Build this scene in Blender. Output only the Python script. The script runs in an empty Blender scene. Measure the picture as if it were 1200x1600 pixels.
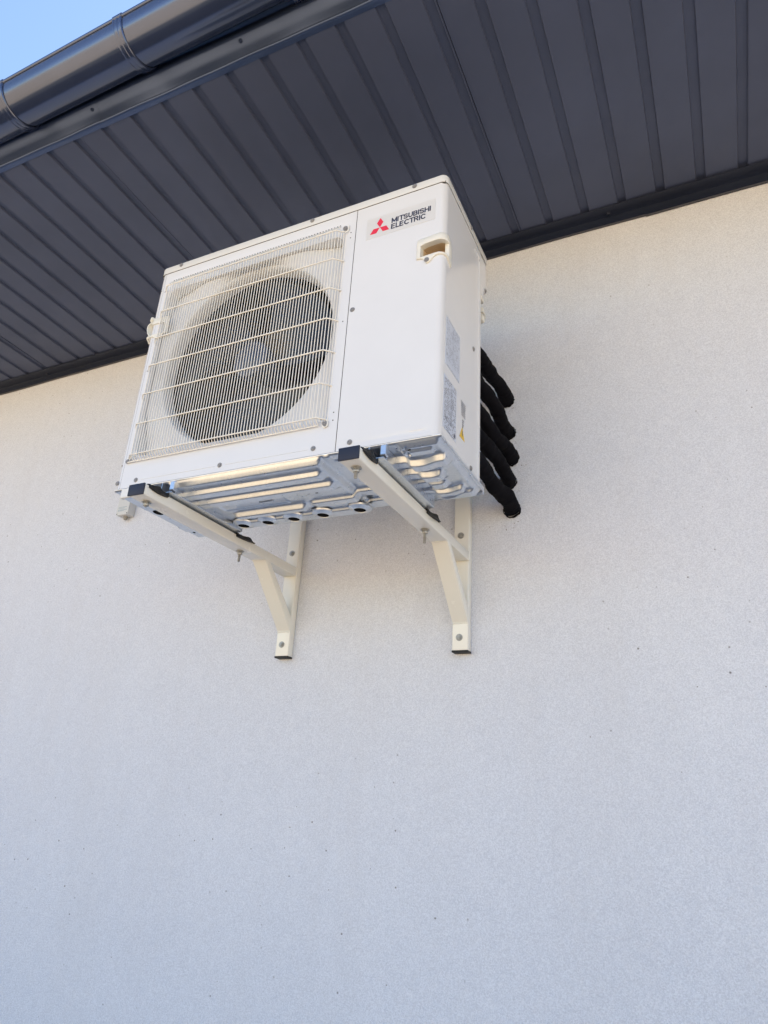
import bpy, bmesh, math, random
from mathutils import Vector, Matrix, noise as mnoise
random.seed(7)
D = bpy.data
SC = bpy.context.scene
COL = SC.collection
R = math.radians

# ------------------------------------------------------------------ camera
cam_d = D.cameras.new("camera")
cam = D.objects.new("camera", cam_d)
COL.objects.link(cam)
rx = Vector((0.90095949, 0.43000399, 0.05803936))
ry = Vector((-0.11439181, 0.36441839, -0.92418275))
rz = Vector((-0.41855288, 0.82601199, 0.37751515))
cm = Matrix((rx, -ry, -rz)).transposed().to_4x4()
cm.translation = Vector((1.448431, -1.220122, -0.724997))
cam.matrix_world = cm
cam_d.sensor_fit = 'VERTICAL'
cam_d.sensor_height = 36.0
cam_d.sensor_width = 27.0
cam_d.lens = 1079.37 / 1600 * 36.0
cam_d.clip_start = 0.02
cam_d.clip_end = 2000
SC.camera = cam

# ------------------------------------------------------------------ daylight
SUN_EL, SUN_AZ = 53.0, 12.0           # the sun stands behind the house, a little to the right
w = D.worlds.new("World"); SC.world = w; w.use_nodes = True
wn = w.node_tree
bg = wn.nodes["Background"]
sky = wn.nodes.new("ShaderNodeTexSky"); sky.sky_type = 'NISHITA'
sky.sun_disc = False
sky.sun_elevation = R(SUN_EL); sky.sun_rotation = R(SUN_AZ)
sky.air_density = 1.0; sky.dust_density = 0.3; sky.ozone_density = 1.0
wn.links.new(sky.outputs[0], bg.inputs[0])
bg.inputs[1].default_value = 0.15
sd = D.lights.new("sun", 'SUN'); sd.energy = 5.0; sd.angle = R(0.53); sd.color = (1.0, 0.95, 0.87)
sun = D.objects.new("sun", sd); COL.objects.link(sun)
sdir = Vector((math.sin(R(SUN_AZ)) * math.cos(R(SUN_EL)), math.cos(R(SUN_AZ)) * math.cos(R(SUN_EL)), math.sin(R(SUN_EL))))
sun.rotation_euler = sdir.to_track_quat('Z', 'Y').to_euler()
sun.location = (0, 6, 8)
SC.view_settings.view_transform = 'Standard'
SC.view_settings.look = 'None'
SC.view_settings.gamma = 1.0
SC.view_settings.use_curve_mapping = False
SC.view_settings.exposure = 1.16

# ------------------------------------------------------------------ materials
def mat(name, col, rough=0.5, metal=0.0, spec=0.5, coat=0.0):
    m = D.materials.new(name); m.use_nodes = True
    b = m.node_tree.nodes["Principled BSDF"]
    b.inputs['Base Color'].default_value = (*col, 1)
    b.inputs['Roughness'].default_value = rough
    b.inputs['Metallic'].default_value = metal
    b.inputs['Specular IOR Level'].default_value = spec
    b.inputs['Coat Weight'].default_value = coat
    b.inputs['Coat Roughness'].default_value = 0.12
    return m

def N(m, t, **k):
    n = m.node_tree.nodes.new(t)
    for a, v in k.items(): setattr(n, a, v)
    return n

def coords(m):
    g = m.node_tree.nodes.get("geo") or N(m, "ShaderNodeNewGeometry", name="geo")
    return g.outputs['Position']

def noise(m, scale, detail=3, rough=0.55, vec=None):
    n = N(m, "ShaderNodeTexNoise"); n.inputs['Scale'].default_value = scale
    n.inputs['Detail'].default_value = detail; n.inputs['Roughness'].default_value = rough
    m.node_tree.links.new(vec or coords(m), n.inputs['Vector'])
    return n.outputs['Fac']

def ramp(m, fac, p0, c0, p1, c1):
    r = N(m, "ShaderNodeValToRGB")
    r.color_ramp.elements[0].position = p0; r.color_ramp.elements[0].color = (*c0, 1)
    r.color_ramp.elements[1].position = p1; r.color_ramp.elements[1].color = (*c1, 1)
    m.node_tree.links.new(fac, r.inputs[0])
    return r.outputs[0]

def bsdf(m): return m.node_tree.nodes["Principled BSDF"]
def link(m, a, b): m.node_tree.links.new(a, b)

def bump(m, h, strength, dist, chain=None):
    b = N(m, "ShaderNodeBump"); b.inputs['Strength'].default_value = strength
    b.inputs['Distance'].default_value = dist
    link(m, h, b.inputs['Height'])
    if chain is not None: link(m, chain, b.inputs['Normal'])
    link(m, b.outputs[0], bsdf(m).inputs['Normal'])
    return b.outputs[0]

def mix(m, fac, a, b, mode='MIX'):
    x = N(m, "ShaderNodeMix"); x.data_type = 'RGBA'; x.blend_type = mode
    for s, v in ((x.inputs[0], fac), (x.inputs[6], a), (x.inputs[7], b)):
        if isinstance(v, (int, float)): s.default_value = v
        elif isinstance(v, tuple): s.default_value = (*v, 1)
        else: link(m, v, s)
    return x.outputs[2]

# facade render: cream grained plaster with dark pin specks and faint streaks
WALL = mat("plaster", (0.6, 0.56, 0.5), 0.92, spec=0.15)
def make_wall():
    m = WALL
    big = noise(m, 1.3, 4)
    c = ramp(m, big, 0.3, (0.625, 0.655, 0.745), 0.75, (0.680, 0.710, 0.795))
    med = noise(m, 26, 3)
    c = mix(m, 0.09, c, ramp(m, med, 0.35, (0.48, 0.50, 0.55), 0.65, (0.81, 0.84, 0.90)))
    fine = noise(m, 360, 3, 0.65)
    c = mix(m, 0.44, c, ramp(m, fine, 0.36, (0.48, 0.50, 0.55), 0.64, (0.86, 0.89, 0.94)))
    streak = N(m, "ShaderNodeMapping"); streak.inputs['Scale'].default_value = (3.2, 1, .45); link(m, coords(m), streak.inputs['Vector'])
    c = mix(m, ramp(m, noise(m, 1.6, 5, .6, streak.outputs[0]), .48, (0, 0, 0), .72, (.16, .16, .16)), c, (.56, .55, .56))
    # pin specks
    v = N(m, "ShaderNodeTexVoronoi"); v.inputs['Scale'].default_value = 15
    sx_ = N(m, "ShaderNodeSeparateXYZ"); link(m, coords(m), sx_.inputs[0])
    cx2 = N(m, "ShaderNodeCombineXYZ"); link(m, sx_.outputs[0], cx2.inputs[0]); link(m, sx_.outputs[2], cx2.inputs[1])
    v.voronoi_dimensions = '2D'
    link(m, cx2.outputs[0], v.inputs['Vector'])
    sep = N(m, "ShaderNodeSeparateColor"); link(m, v.outputs['Color'], sep.inputs[0])
    sz = N(m, "ShaderNodeMath"); sz.operation = 'MULTIPLY_ADD'; sz.inputs[1].default_value = 1.3; sz.inputs[2].default_value = .32; link(m, sep.outputs[1], sz.inputs[0])
    dv = N(m, "ShaderNodeMath"); dv.operation = 'DIVIDE'; link(m, v.outputs['Distance'], dv.inputs[0]); link(m, sz.outputs[0], dv.inputs[1])
    thr = ramp(m, dv.outputs[0], 0.012, (1, 1, 1), 0.036, (0, 0, 0))
    sel = ramp(m, sep.outputs[0], 0.52, (0, 0, 0), 0.58, (1, 1, 1))
    patch = ramp(m, noise(m, 1.4, 2), 0.46, (.06, .06, .06), 0.58, (0.85, 0.85, 0.85))
    k = mix(m, 1.0, thr, sel, 'MULTIPLY'); k = mix(m, 1.0, k, patch, 'MULTIPLY')
    c = mix(m, k, c, (0.11, 0.10, 0.10))
    link(m, c, bsdf(m).inputs['Base Color'])
    b1 = bump(m, noise(m, 300, 2, 0.6), 0.75, 0.0022)
    b2 = bump(m, noise(m, 75, 2), 0.35, 0.002, b1)
    bump(m, noise(m, 5, 2), 0.25, 0.006, b2)
make_wall()

def paint(name, col, rough, spec=0.5, var=0.03, coat=0.0, dirt=0.0):
    m = mat(name, col, rough, 0, spec, coat)
    lo = tuple(c * (1 - var) for c in col); hi = tuple(min(1, c * (1 + var)) for c in col)
    c = ramp(m, noise(m, 7, 4), 0.3, lo, 0.7, hi)
    if dirt:
        d = ramp(m, noise(m, 55, 5, 0.7), 0.62, (0, 0, 0), 0.72, (dirt, dirt, dirt))
        c = mix(m, d, c, (col[0] * .55, col[1] * .5, col[2] * .42))
    link(m, c, bsdf(m).inputs['Base Color'])
    rr = N(m, "ShaderNodeMapRange"); rr.inputs[3].default_value = rough * .85; rr.inputs[4].default_value = min(1, rough * 1.2)
    link(m, noise(m, 19, 3), rr.inputs[0]); link(m, rr.outputs[0], bsdf(m).inputs['Roughness'])
    bump(m, noise(m, 420, 2), 0.06, 0.0006)
    return m

CASE = paint("casing_paint", (0.705, 0.725, 0.76), 0.16, 0.5, 0.015, dirt=0.05)
LID = paint("lid_paint", (0.735, 0.74, 0.73), 0.25, 0.5, 0.015, dirt=0.08)
PLASTIC = paint("handle_plastic", (0.76, 0.755, 0.70), 0.4, 0.5, 0.02)
POCKET = paint("tan_plastic", (0.60, 0.47, 0.32), 0.5, 0.4, 0.04)
BELL = paint("bell_mouth_plastic", (0.70, 0.72, 0.745), 0.4, 0.4, 0.02)
WIRE = paint("wire_coating", (0.80, 0.79, 0.755), 0.42, 0.5, 0.02)
BRK = paint("bracket_paint", (0.78, 0.78, 0.735), 0.25, 0.5, 0.02, coat=0.2, dirt=0.06)
RUBBER = paint("black_rubber", (0.012, 0.012, 0.013), 0.55, 0.4, 0.2)
CAPM = paint("end_cap_plastic", (0.010, 0.016, 0.040), 0.6, 0.5, 0.2)
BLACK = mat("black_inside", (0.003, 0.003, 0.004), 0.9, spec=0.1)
SEAM = mat("dark_gap", (0.07, 0.07, 0.07), 0.9, spec=0.1)
FAN = paint("fan_plastic", (0.004, 0.005, 0.009), 0.35, 0.5, 0.1)
HUBM = paint("fan_hub_plastic", (0.055, 0.075, 0.125), 0.35, 0.5, 0.1)
STICK = mat("silver_sticker", (0.64, 0.65, 0.665), 0.35, 0.0)
LABELM = mat("white_label", (0.56, 0.62, 0.74), 0.35)
INK = mat("label_ink", (0.13, 0.14, 0.19), 0.5)
INKG = mat("pale_label_ink", (0.36, 0.39, 0.47), 0.5)
NAVY = mat("navy_lettering", (0.018, 0.022, 0.06), 0.45)
RED = mat("red_emblem", (0.72, 0.03, 0.07), 0.4)
YEL = mat("warning_yellow", (0.75, 0.50, 0.02), 0.4)
BOXM = paint("grey_plastic_box", (0.62, 0.64, 0.65), 0.45, 0.4, 0.03)
GLAND = mat("gland_grey", (0.30, 0.28, 0.24), 0.55)

GALV = mat("galvanised_steel", (0.62, 0.63, 0.64), 0.36, 0.85)
def mk_galv(m, a, b, r0, r1):
    v = N(m, "ShaderNodeTexVoronoi"); v.inputs['Scale'].default_value = 260
    link(m, coords(m), v.inputs['Vector'])
    sp = N(m, "ShaderNodeSeparateColor"); link(m, v.outputs['Color'], sp.inputs[0])
    c = ramp(m, sp.outputs[0], 0, a, 1, b)
    c = mix(m, 0.30, c, ramp(m, noise(m, 14, 5, .65), 0.35, tuple(x * .8 for x in a), 0.7, b))
    link(m, c, bsdf(m).inputs['Base Color'])
    rr = N(m, "ShaderNodeMapRange"); rr.inputs[3].default_value = r0; rr.inputs[4].default_value = r1
    link(m, noise(m, 60, 4), rr.inputs[0]); link(m, rr.outputs[0], bsdf(m).inputs['Roughness'])
    bump(m, noise(m, 240, 1), 0.015, 0.0003)
mk_galv(GALV, (0.58, 0.63, 0.70), (0.65, 0.70, 0.77), 0.25, 0.32)
ZINC = mat("zinc_bolt", (0.45, 0.45, 0.44), 0.4, 0.6)
mk_galv(ZINC, (0.30, 0.30, 0.29), (0.46, 0.46, 0.44), 0.35, 0.55)
SCREWM = mat("screw_steel", (0.30, 0.30, 0.31), 0.5, 0.3)

def dark_metal(name, col, rough, sc=3.0, coat=0.0, relief=0.0, metal=0.0):
    m = mat(name, col, rough, metal, 0.5, coat)
    c = ramp(m, noise(m, sc, 4), 0.3, tuple(x * .9 for x in col), 0.7, tuple(x * 1.12 for x in col))
    sp = ramp(m, noise(m, 130, 3, .75), 0.735, (0, 0, 0), 0.765, (.35, .35, .35))
    c = mix(m, sp, c, (0.22, 0.23, 0.25))
    link(m, c, bsdf(m).inputs['Base Color'])
    rr = N(m, "ShaderNodeMapRange"); rr.inputs[3].default_value = rough * .8; rr.inputs[4].default_value = rough * 1.3
    link(m, noise(m, 9, 3), rr.inputs[0]); link(m, rr.outputs[0], bsdf(m).inputs['Roughness'])
    b = bump(m, noise(m, 500, 2), 0.05, 0.0005)
    if relief: bump(m, noise(m, 6, 0), relief, 0.01, b)
    return m
SOFF = dark_metal("soffit_steel", (0.054, 0.070, 0.128), 0.5)
TRIM = dark_metal("trim_steel", (0.011, 0.017, 0.038), 0.45)
FASC = dark_metal("flashing_steel", (0.060, 0.090, 0.175), 0.32, 3, relief=0.04, metal=0.6)
GUT = dark_metal("gutter_steel", (0.072, 0.092, 0.155), 0.19, 3, coat=0.35, metal=0.7)
ROOFM = dark_metal("roof_steel", (0.05, 0.052, 0.06), 0.45)

FOAM = mat("black_foam", (0.004, 0.004, 0.0065), 0.8, spec=0.12)
bump(FOAM, noise(FOAM, 160, 3), 0.5, 0.002)
GROUND = mat("dry_ground", (0.36, 0.30, 0.22), 0.95, spec=0.1)
link(GROUND, ramp(GROUND, noise(GROUND, 0.8, 5), 0.3, (0.64, 0.455, 0.265), 0.7, (0.74, 0.54, 0.325)), bsdf(GROUND).inputs['Base Color'])

# ------------------------------------------------------------------ builders
class MB:
    """collects shapes in world coordinates into one mesh"""
    def __init__(s): s.v = []; s.f = []; s.sm = []
    def add(s, vs, fs, smooth=False):
        o = len(s.v); s.v += [tuple(v) for v in vs]
        s.f += [tuple(i + o for i in f) for f in fs]; s.sm += [smooth] * len(fs)
        return s
    def box(s, x0, x1, y0, y1, z0, z1, bev=0.0, seg=2):
        if bev <= 0:
            vs = [(x, y, z) for x in (x0, x1) for y in (y0, y1) for z in (z0, z1)]
            return s.add(vs, [(0, 1, 3, 2), (4, 6, 7, 5), (0, 4, 5, 1), (2, 3, 7, 6), (0, 2, 6, 4), (1, 5, 7, 3)])
        bm = bmesh.new(); bmesh.ops.create_cube(bm, size=1)
        for v in bm.verts:
            v.co = Vector((x0 + (v.co.x + .5) * (x1 - x0), y0 + (v.co.y + .5) * (y1 - y0), z0 + (v.co.z + .5) * (z1 - z0)))
        bmesh.ops.bevel(bm, geom=bm.edges[:], offset=bev, segments=seg, affect='EDGES', profile=.5)
        bm.verts.index_update()
        s.add([v.co[:] for v in bm.verts], [[v.index for v in f.verts] for f in bm.faces], True); bm.free()
        return s
    def tube(s, pts, r, n=8, cap=True, radii=None, closed=False):
        pts = [Vector(p) for p in pts]; rings = []; up = None
        for i, p in enumerate(pts):
            if i == 0: t = pts[1] - p
            elif i == len(pts) - 1: t = p - pts[i - 1]
            else: t = (pts[i + 1] - p).normalized() + (p - pts[i - 1]).normalized()
            t.normalize()
            if up is None:
                up = Vector((0, 0, 1)) if abs(t.z) < .9 else Vector((1, 0, 0))
            a = t.cross(up).normalized(); b = a.cross(t).normalized(); up = b
            rr = radii[i] if radii else r
            rings.append([p + a * (rr * math.cos(k * 2 * math.pi / n)) + b * (rr * math.sin(k * 2 * math.pi / n)) for k in range(n)])
        vs = [q for g in rings for q in g]; fs = []
        for i in range(len(rings) - 1):
            for k in range(n):
                k2 = (k + 1) % n
                fs.append((i * n + k, (i + 1) * n + k, (i + 1) * n + k2, i * n + k2))
        s.add(vs, fs, n > 6)
        if cap:
            o = len(rings) - 1
            s.add(rings[0], [tuple(range(n))]); s.add(rings[o], [tuple(reversed(range(n)))])
        return s
    def lathe(s, prof, c, axis, n=16, smooth=True):
        """prof: (radius, height along axis)"""
        ax = Vector(axis).normalized(); u = ax.orthogonal().normalized(); v = ax.cross(u); c = Vector(c)
        vs = []
        for r_, h in prof:
            for k in range(n):
                a = 2 * math.pi * k / n
                vs.append(c + ax * h + u * (r_ * math.cos(a)) + v * (r_ * math.sin(a)))
        fs = []
        for i in range(len(prof) - 1):
            for k in range(n):
                k2 = (k + 1) % n
                fs.append((i * n + k, i * n + k2, (i + 1) * n + k2, (i + 1) * n + k))
        return s.add(vs, fs, smooth)
    def prism_x(s, poly, x0, x1, smooth=False, cap=True):
        """poly: (y,z) outline extruded along x"""
        n = len(poly)
        vs = [(x0, y, z) for y, z in poly] + [(x1, y, z) for y, z in poly]
        fs = [(i, (i + 1) % n, n + (i + 1) % n, n + i) for i in range(n)]
        s.add(vs, fs, smooth)
        if cap: s.add(vs, [tuple(reversed(range(n))), tuple(range(n, 2 * n))])
        return s
    def prism_y(s, poly, y0, y1, smooth=False):
        n = len(poly)
        vs = [(x, y0, z) for x, z in poly] + [(x, y1, z) for x, z in poly]
        fs = [(i, (i + 1) % n, n + (i + 1) % n, n + i) for i in range(n)]
        fs += [tuple(reversed(range(n))), tuple(range(n, 2 * n))]
        return s.add(vs, fs, smooth)
    def mesh(s, name, m, off=Vector((0, 0, 0)), angle=35):
        me = D.meshes.new(name)
        me.from_pydata([(v[0] - off[0], v[1] - off[1], v[2] - off[2]) for v in s.v], [], s.f)
        for p, q in zip(me.polygons, s.sm): p.use_smooth = q
        bm = bmesh.new(); bm.from_mesh(me)
        bmesh.ops.remove_doubles(bm, verts=bm.verts, dist=1e-6)
        bmesh.ops.recalc_face_normals(bm, faces=bm.faces)
        bm.to_mesh(me); bm.free()
        for e_ in (m if isinstance(m, (list, tuple)) else [m]): me.materials.append(e_)
        try: me.set_sharp_from_angle(angle=R(angle))
        except Exception: pass
        return me
    def obj(s, name, m, root=None, parent=None, label=None, angle=35):
        """root: the thing's Empty (its location is taken off the vertices); parent: the part it belongs to"""
        off = root.location if root is not None else Vector((0, 0, 0))
        o = D.objects.new(name, s.mesh(name, m, off, angle)); COL.objects.link(o)
        if parent is not None: o.parent = parent
        elif root is not None: o.parent = root
        if label: o['label'] = label
        return o

def thing(name, label, cat, loc, group=None):
    o = D.objects.new(name, None); COL.objects.link(o); o.location = loc
    o.empty_display_size = .05
    o['label'] = label; o['category'] = cat
    if group: o['group'] = group
    return o

def put(name, me, pos, root, parent=None, rot=None):
    """a shared-mesh piece at a world position under a thing"""
    o = D.objects.new(name, me); COL.objects.link(o)
    o.parent = parent if parent is not None else root
    o.location = Vector(pos) - Vector(root.location)
    if rot: o.rotation_euler = rot
    return o

def smooth01(t):
    t = max(0.0, min(1.0, t)); return t * t * (3 - 2 * t)
def band(v, a, b, w_):
    return smooth01((v - a) / w_) * smooth01((b - v) / w_)
def lin(t):
    t = max(0.0, min(1.0, t)); return .85 * t + .15 * t * t * (3 - 2 * t)
def bandl(v, a, b, w_):
    # steep flank towards the front, gentle one towards the back
    return lin((v - a) / w_) * smooth01((b - v) / (w_ * 2.4))

# ================================================================== SETTING
GZ = -2.30
def structure(name, mb, m):
    o = mb.obj(name, m); o['kind'] = 'structure'; return o
g = MB(); g.add([(-400, -400, GZ), (400, -400, GZ), (400, 400, GZ), (-400, 400, GZ)], [(0, 1, 2, 3)])
structure("ground", g, GROUND)
DAMPER = mat("bounce_damper_grey", (0.13, 0.14, 0.16), 0.9, spec=0.2)
link(DAMPER, ramp(DAMPER, noise(DAMPER, 6, 4), 0.3, (0.11, 0.12, 0.14), 0.7, (0.17, 0.18, 0.20)), bsdf(DAMPER).inputs['Base Color'])
g = MB(); g.box(-8, 7, -1.9, 0.70, GZ - .1, GZ + .03)  # unseen dark strip, added to cut ground bounce on the lower wall
structure("bounce_damper", g, DAMPER)

# ================================================================== HOUSE
YW = 0.668                # face of the wall
ZS = 1.120                # underside of the soffit
TILT = 0.030            # the soffit climbs this much towards the eave
ZT = 1.077                # bottom of the wall trim
XL, XR = -6.0, 4.6
house = thing("house", "cream plastered house wall under a dark grey steel eave with half round gutter", "house", (0, YW, GZ))
wl = MB(); wl.box(XL, XR, YW, YW + 7.6, GZ - .3, ZS + .05)
wl.obj("wall", WALL, house)

# soffit sheets: trapezoid ribs running from the eave to the wall, ten ribs to a sheet
PITCH = 0.1187
SEAM0 = -0.205
def soffit_profile(n=10):
    p = []; gw, sl, dp = 0.024, 0.003, 0.0085
    for k in range(n):
        x = k * PITCH
        if k == 0: p += [(0.0008, .006), (0.0008, 0)]
        p += [(x + PITCH - gw - 2 * sl - 0.004, 0), (x + PITCH - gw - sl - 0.004, dp), (x + PITCH - sl - 0.004, dp), (x + PITCH - 0.004, 0)]
        if k < n - 1: p += [(x + PITCH, 0)]
        else: p += [(x + PITCH - .0008, 0), (x + PITCH - .0008, .006)]
    return p
sp = soffit_profile()
def soffit_mesh():
    mb = MB(); y0, y1 = -0.258, 0.662; n = len(sp); ny = 14
    vs = []
    for j in range(ny + 1):
        y = y0 + (y1 - y0) * j / ny
        for i, (x, z) in enumerate(sp):
            ys = y + .0195 * x * (1 - j / ny)
            dz = 0.0009 * math.sin(x * 9 + 1) * math.sin(j / ny * math.pi)
            vs.append((x, ys, z + dz + TILT * (0.640 - ys) / 0.93))
    fs = [(j * n + i, j * n + i + 1, (j + 1) * n + i + 1, (j + 1) * n + i) for j in range(ny) for i in range(n - 1)]
    mb.add(vs, fs, False)
    vs2 = [(x, y, z + .0008) for x, y, z in vs]
    mb.add(vs2, [tuple(reversed(f)) for f in fs], False)
    return mb.mesh("soffit_panel", SOFF)
sme = soffit_mesh()
k = -4
while SEAM0 + k * 10 * PITCH < XR:
    xs0 = SEAM0 + k * 10 * PITCH
    put("soffit_panel", sme, (xs0, max(-.032, min(.032, .0195 * xs0)), ZS + (0.0012 if k % 2 else 0)), house)
    k += 1
bk = MB(); bk.box(XL, XR, -0.222, YW - .002, ZS + .046, ZS + .055); bk.obj("soffit_backing", BLACK, house)

# trim where the soffit meets the wall: flange under the sheets, then a leaf down the wall
tp = [(0.619, ZS - .0035), (0.619, ZS - .0015), (YW - .0015, ZS - .0015), (YW - .0015, ZT), (YW - .005, ZT - .0005),
      (YW - .0075, ZT + .003), (YW - .0065, ZT + .006), (YW - .0045, ZS - .0065), (YW - .009, ZS - .0045), (YW - .02, ZS - .0042)]
seams = [XL, -2.62, -.62, 1.385, 3.38, XR]
for i in range(len(seams) - 1):
    t = MB(); dz = 0.0022 * (i % 2)
    nx = 24; x0, x1 = seams[i], seams[i + 1] + (.012 if i % 2 else 0)
    vs = []
    for j in range(nx + 1):
        x = x0 + (x1 - x0) * j / nx
        wob = .0014 * math.sin(x * 5.1 + i) + .0009 * math.sin(x * 12.7)
        vs += [(x, y - (.001 if i % 2 else 0), z - dz + (wob if z < ZS - .03 else 0)) for y, z in tp]
    n = len(tp)
    t.add(vs, [(j * n + a, j * n + (a + 1) % n, (j + 1) * n + (a + 1) % n, (j + 1) * n + a) for j in range(nx) for a in range(n)])
    t.add(vs[:n], [tuple(range(n))]); t.add(vs[-n:], [tuple(reversed(range(n)))])
    t.obj("wall_trim", TRIM, house)

def screw_mesh(name, m, rw=.0068, rh=.0046, h=.0034, n=6):
    """flanged hex head, axis along -Y, base at the origin"""
    mb = MB()
    mb.lathe([(0.0001, .0012), (rw * .96, .0012), (rw, .0006), (rw, 0)], (0, 0, 0), (0, -1, 0), 20)
    mb.lathe([(rh, .0006), (rh, h * .8), (rh * .85, h), (rh * .42, h), (rh * .35, h * .55), (.0001, h * .5)], (0, 0, 0), (0, -1, 0), n, False)
    return mb.mesh(name, m)
scr = screw_mesh("screw", SCREWM)
scr_dark = screw_mesh("screw", TRIM, .0085, .0062, .006, 8)
DOWN = (R(90), 0, 0)      # turns the -Y axis to point down
for x, y in ((1.272, .650), (-1.424, .652), (3.1, .65)):
    put("screw", scr_dark, (x, y, ZS - .0042), house, rot=DOWN)

# fascia: dented drip flashing, lip at the bottom
def YF(x): return -0.264 + .0195 * max(-1.5, min(1.6, x))     # the eave is not quite parallel to the wall
ZF = ZS + TILT           # height of the fascia lip
def dent(x):
    b = 0
    for c_, wd, a in ((-.27, .09, .9), (-.08, .07, -.7), (.14, .08, 1.0), (.33, .10, -.5), (.62, .10, .9), (.9, .1, -.6), (1.15, .12, .9), (-.75, .12, .8), (-.5, .09, -.6)):
        b += a * math.exp(-((x - c_) / wd) ** 2)
    return b + .35 * math.sin(x * 17 + 1) * math.sin(x * 5.3)
FPROF = [(.0, .000), (-.0046, .0085), (-.0094, .0170), (-.0152, .0245), (-.0228, .0312), (-.0300, .0368), (-.0350, .0415), (-.0372, .0470), (-.0372, .0560), (-.0350, .0700), (-.0330, .15)]
def flash_at(x, k_):
    """point of the flashing: it leans out towards the gutter and is dented by the straps"""
    dy, dz = FPROF[k_]; t = k_ / (len(FPROF) - 1)
    w_ = math.sin(min(1, t * 1.25) * math.pi) if t < .8 else 0
    d = dent(x) * .0026 * w_ + .0016 * math.sin(x * 7 + 1) * t
    return YF(x) - .0045 + dy - d, ZF + .005 + dz - .4 * d
def flashing(x0, x1, off, name="fascia"):
    nx = int((x1 - x0) / .012)
    mb = MB(); vs = []
    for i in range(nx + 1):
        x = x0 + (x1 - x0) * i / nx
        wob = .0010 * math.sin(x * 31) + .001 * math.sin(x * 13 + 2)
        f0 = YF(x) - off
        vs += [(x, f0 + .014, ZF - .003), (x, f0 + .003, ZF - .0050 + wob), (x, f0 - .0030, ZF - .0060 + wob), (x, f0 - .0072, ZF - .0035 + wob), (x, f0 - .0080, ZF + .0005 + wob), (x, f0 - .0062, ZF + .0035 + wob)]
        for k_ in range(len(FPROF)):
            y, z = flash_at(x, k_); vs.append((x, y - off, z))
        vs.append((x, YF(x) + .03, ZF + .16))
    n = 6 + len(FPROF) + 1
    fs = [(i * n + a, i * n + a + 1, (i + 1) * n + a + 1, (i + 1) * n + a) for i in range(nx) for a in range(n - 1)]
    mb.add(vs, fs, True)
    return mb.obj(name, FASC, house, angle=50)
flashing(-6, -2.12, 0); flashing(-2.13, -.10, .0012); flashing(-.112, 1.9, 0); flashing(1.89, XR, .0012)
scr_f = screw_mesh("screw", FASC, .0062, .0045, .003, 8)
for x in (.435, -.122, 1.4, -1.2):
    y, z = flash_at(x, 4)
    put("screw", scr_f, (x, y - .0012, z), house, rot=(R(30), 0, 0))

# half round gutter
GR, GY, GZC = 0.0704, -0.3831, 1.2208
def gut_sec(r, a0, a1, n, cx_=GY, cz_=GZC):
    return [(cx_ - r * math.cos(a0 + (a1 - a0) * i / n), cz_ - r * math.sin(a0 + (a1 - a0) * i / n)) for i in range(n + 1)]
prof = gut_sec(GR, 0, math.pi, 40)
prof = [(GY - GR + .004, GZC + .0005)] + prof + [(GY + GR, GZC + .008)]
inner = [(y + (GY - y) * .012 / 1, z + (GZC + .02 - z) * .012) for y, z in prof]
gt = MB(); gt.prism_x(prof + inner[::-1], -6.1, 4.8, True)
gutter = gt.obj("gutter", GUT, house, angle=60)
bd = MB(); bd.tube([(-6.1, GY - GR + .0015, GZC + .002), (4.8, GY - GR + .0015, GZC + .002)], .0070, 20)
bd.obj("rolled_bead", GUT, house, gutter)
def bracket(x):
    """strap round the gutter with raised edges and a centre rib"""
    mb = MB(); w_ = .034
    pro = [(0, .0012), (.002, .0050), (.005, .0054), (.007, .0034), (.014, .0032), (.0155, .0050), (.0185, .0050), (.020, .0032), (.027, .0034), (.029, .0054), (.032, .0050), (.034, .0012)]
    na = 36; vs = []
    for i in range(na + 1):
        a = .06 + (math.pi - .06) * i / na
        for dx, h in pro:
            r_ = GR + h
            vs.append((x + dx - w_ / 2, GY - r_ * math.cos(a), GZC - r_ * math.sin(a)))
    n = len(pro)
    mb.add(vs, [(i * n + q, i * n + q + 1, (i + 1) * n + q + 1, (i + 1) * n + q) for i in range(na) for q in range(n - 1)], True)
    mb.tube([(x - w_ / 2 + .001, GY - GR + .0015, GZC + .003), (x + w_ / 2 - .001, GY - GR + .0015, GZC + .003)], .0088, 16)
    mb.box(x - .012, x + .012, GY + GR - .001, YF(x) - .030, GZC - .012, GZC + .016)
    return mb.obj("gutter_bracket", GUT, house, gutter, angle=40)
for x in (-1.44, -.86, -.352, .138, .632, 1.13, 1.63, 2.13): bracket(x)

# roof: ribbed steel sheet over the eave, both slopes
rf = MB()
y0, z0 = GY - .008, GZC + .050
yr, zr = YW + 3.8, GZC + 2.25
rf.prism_x([(y0, z0), (y0, z0 + .02), (yr, zr + .02), (2 * yr - y0, z0 + .02), (2 * yr - y0, z0), (yr, zr)], XL - .35, XR + .35)
rf.prism_x([(-.215, ZF + .06), (y0 + .09, z0 + .01), (y0 + .16, z0 + .05), (-.12, ZF + .06)], XL, XR)
x = XL - .3
while x < XR + .3:
    rf.prism_x([(y0 - .001, z0 + .018), (y0 - .001, z0 + .055), (yr, zr + .055), (yr, zr + .018)], x, x + .03); x += .35
rf.obj("roof", ROOFM, house)
for xx in (XL + .01, XR - .26):
    gb = MB(); gb.prism_x([(YW + .01, ZS + .04), (yr, zr - .02), (2 * yr - YW - .01, ZS + .04)], xx, xx + .25)
    gb.obj("gable", WALL, house)

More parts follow.
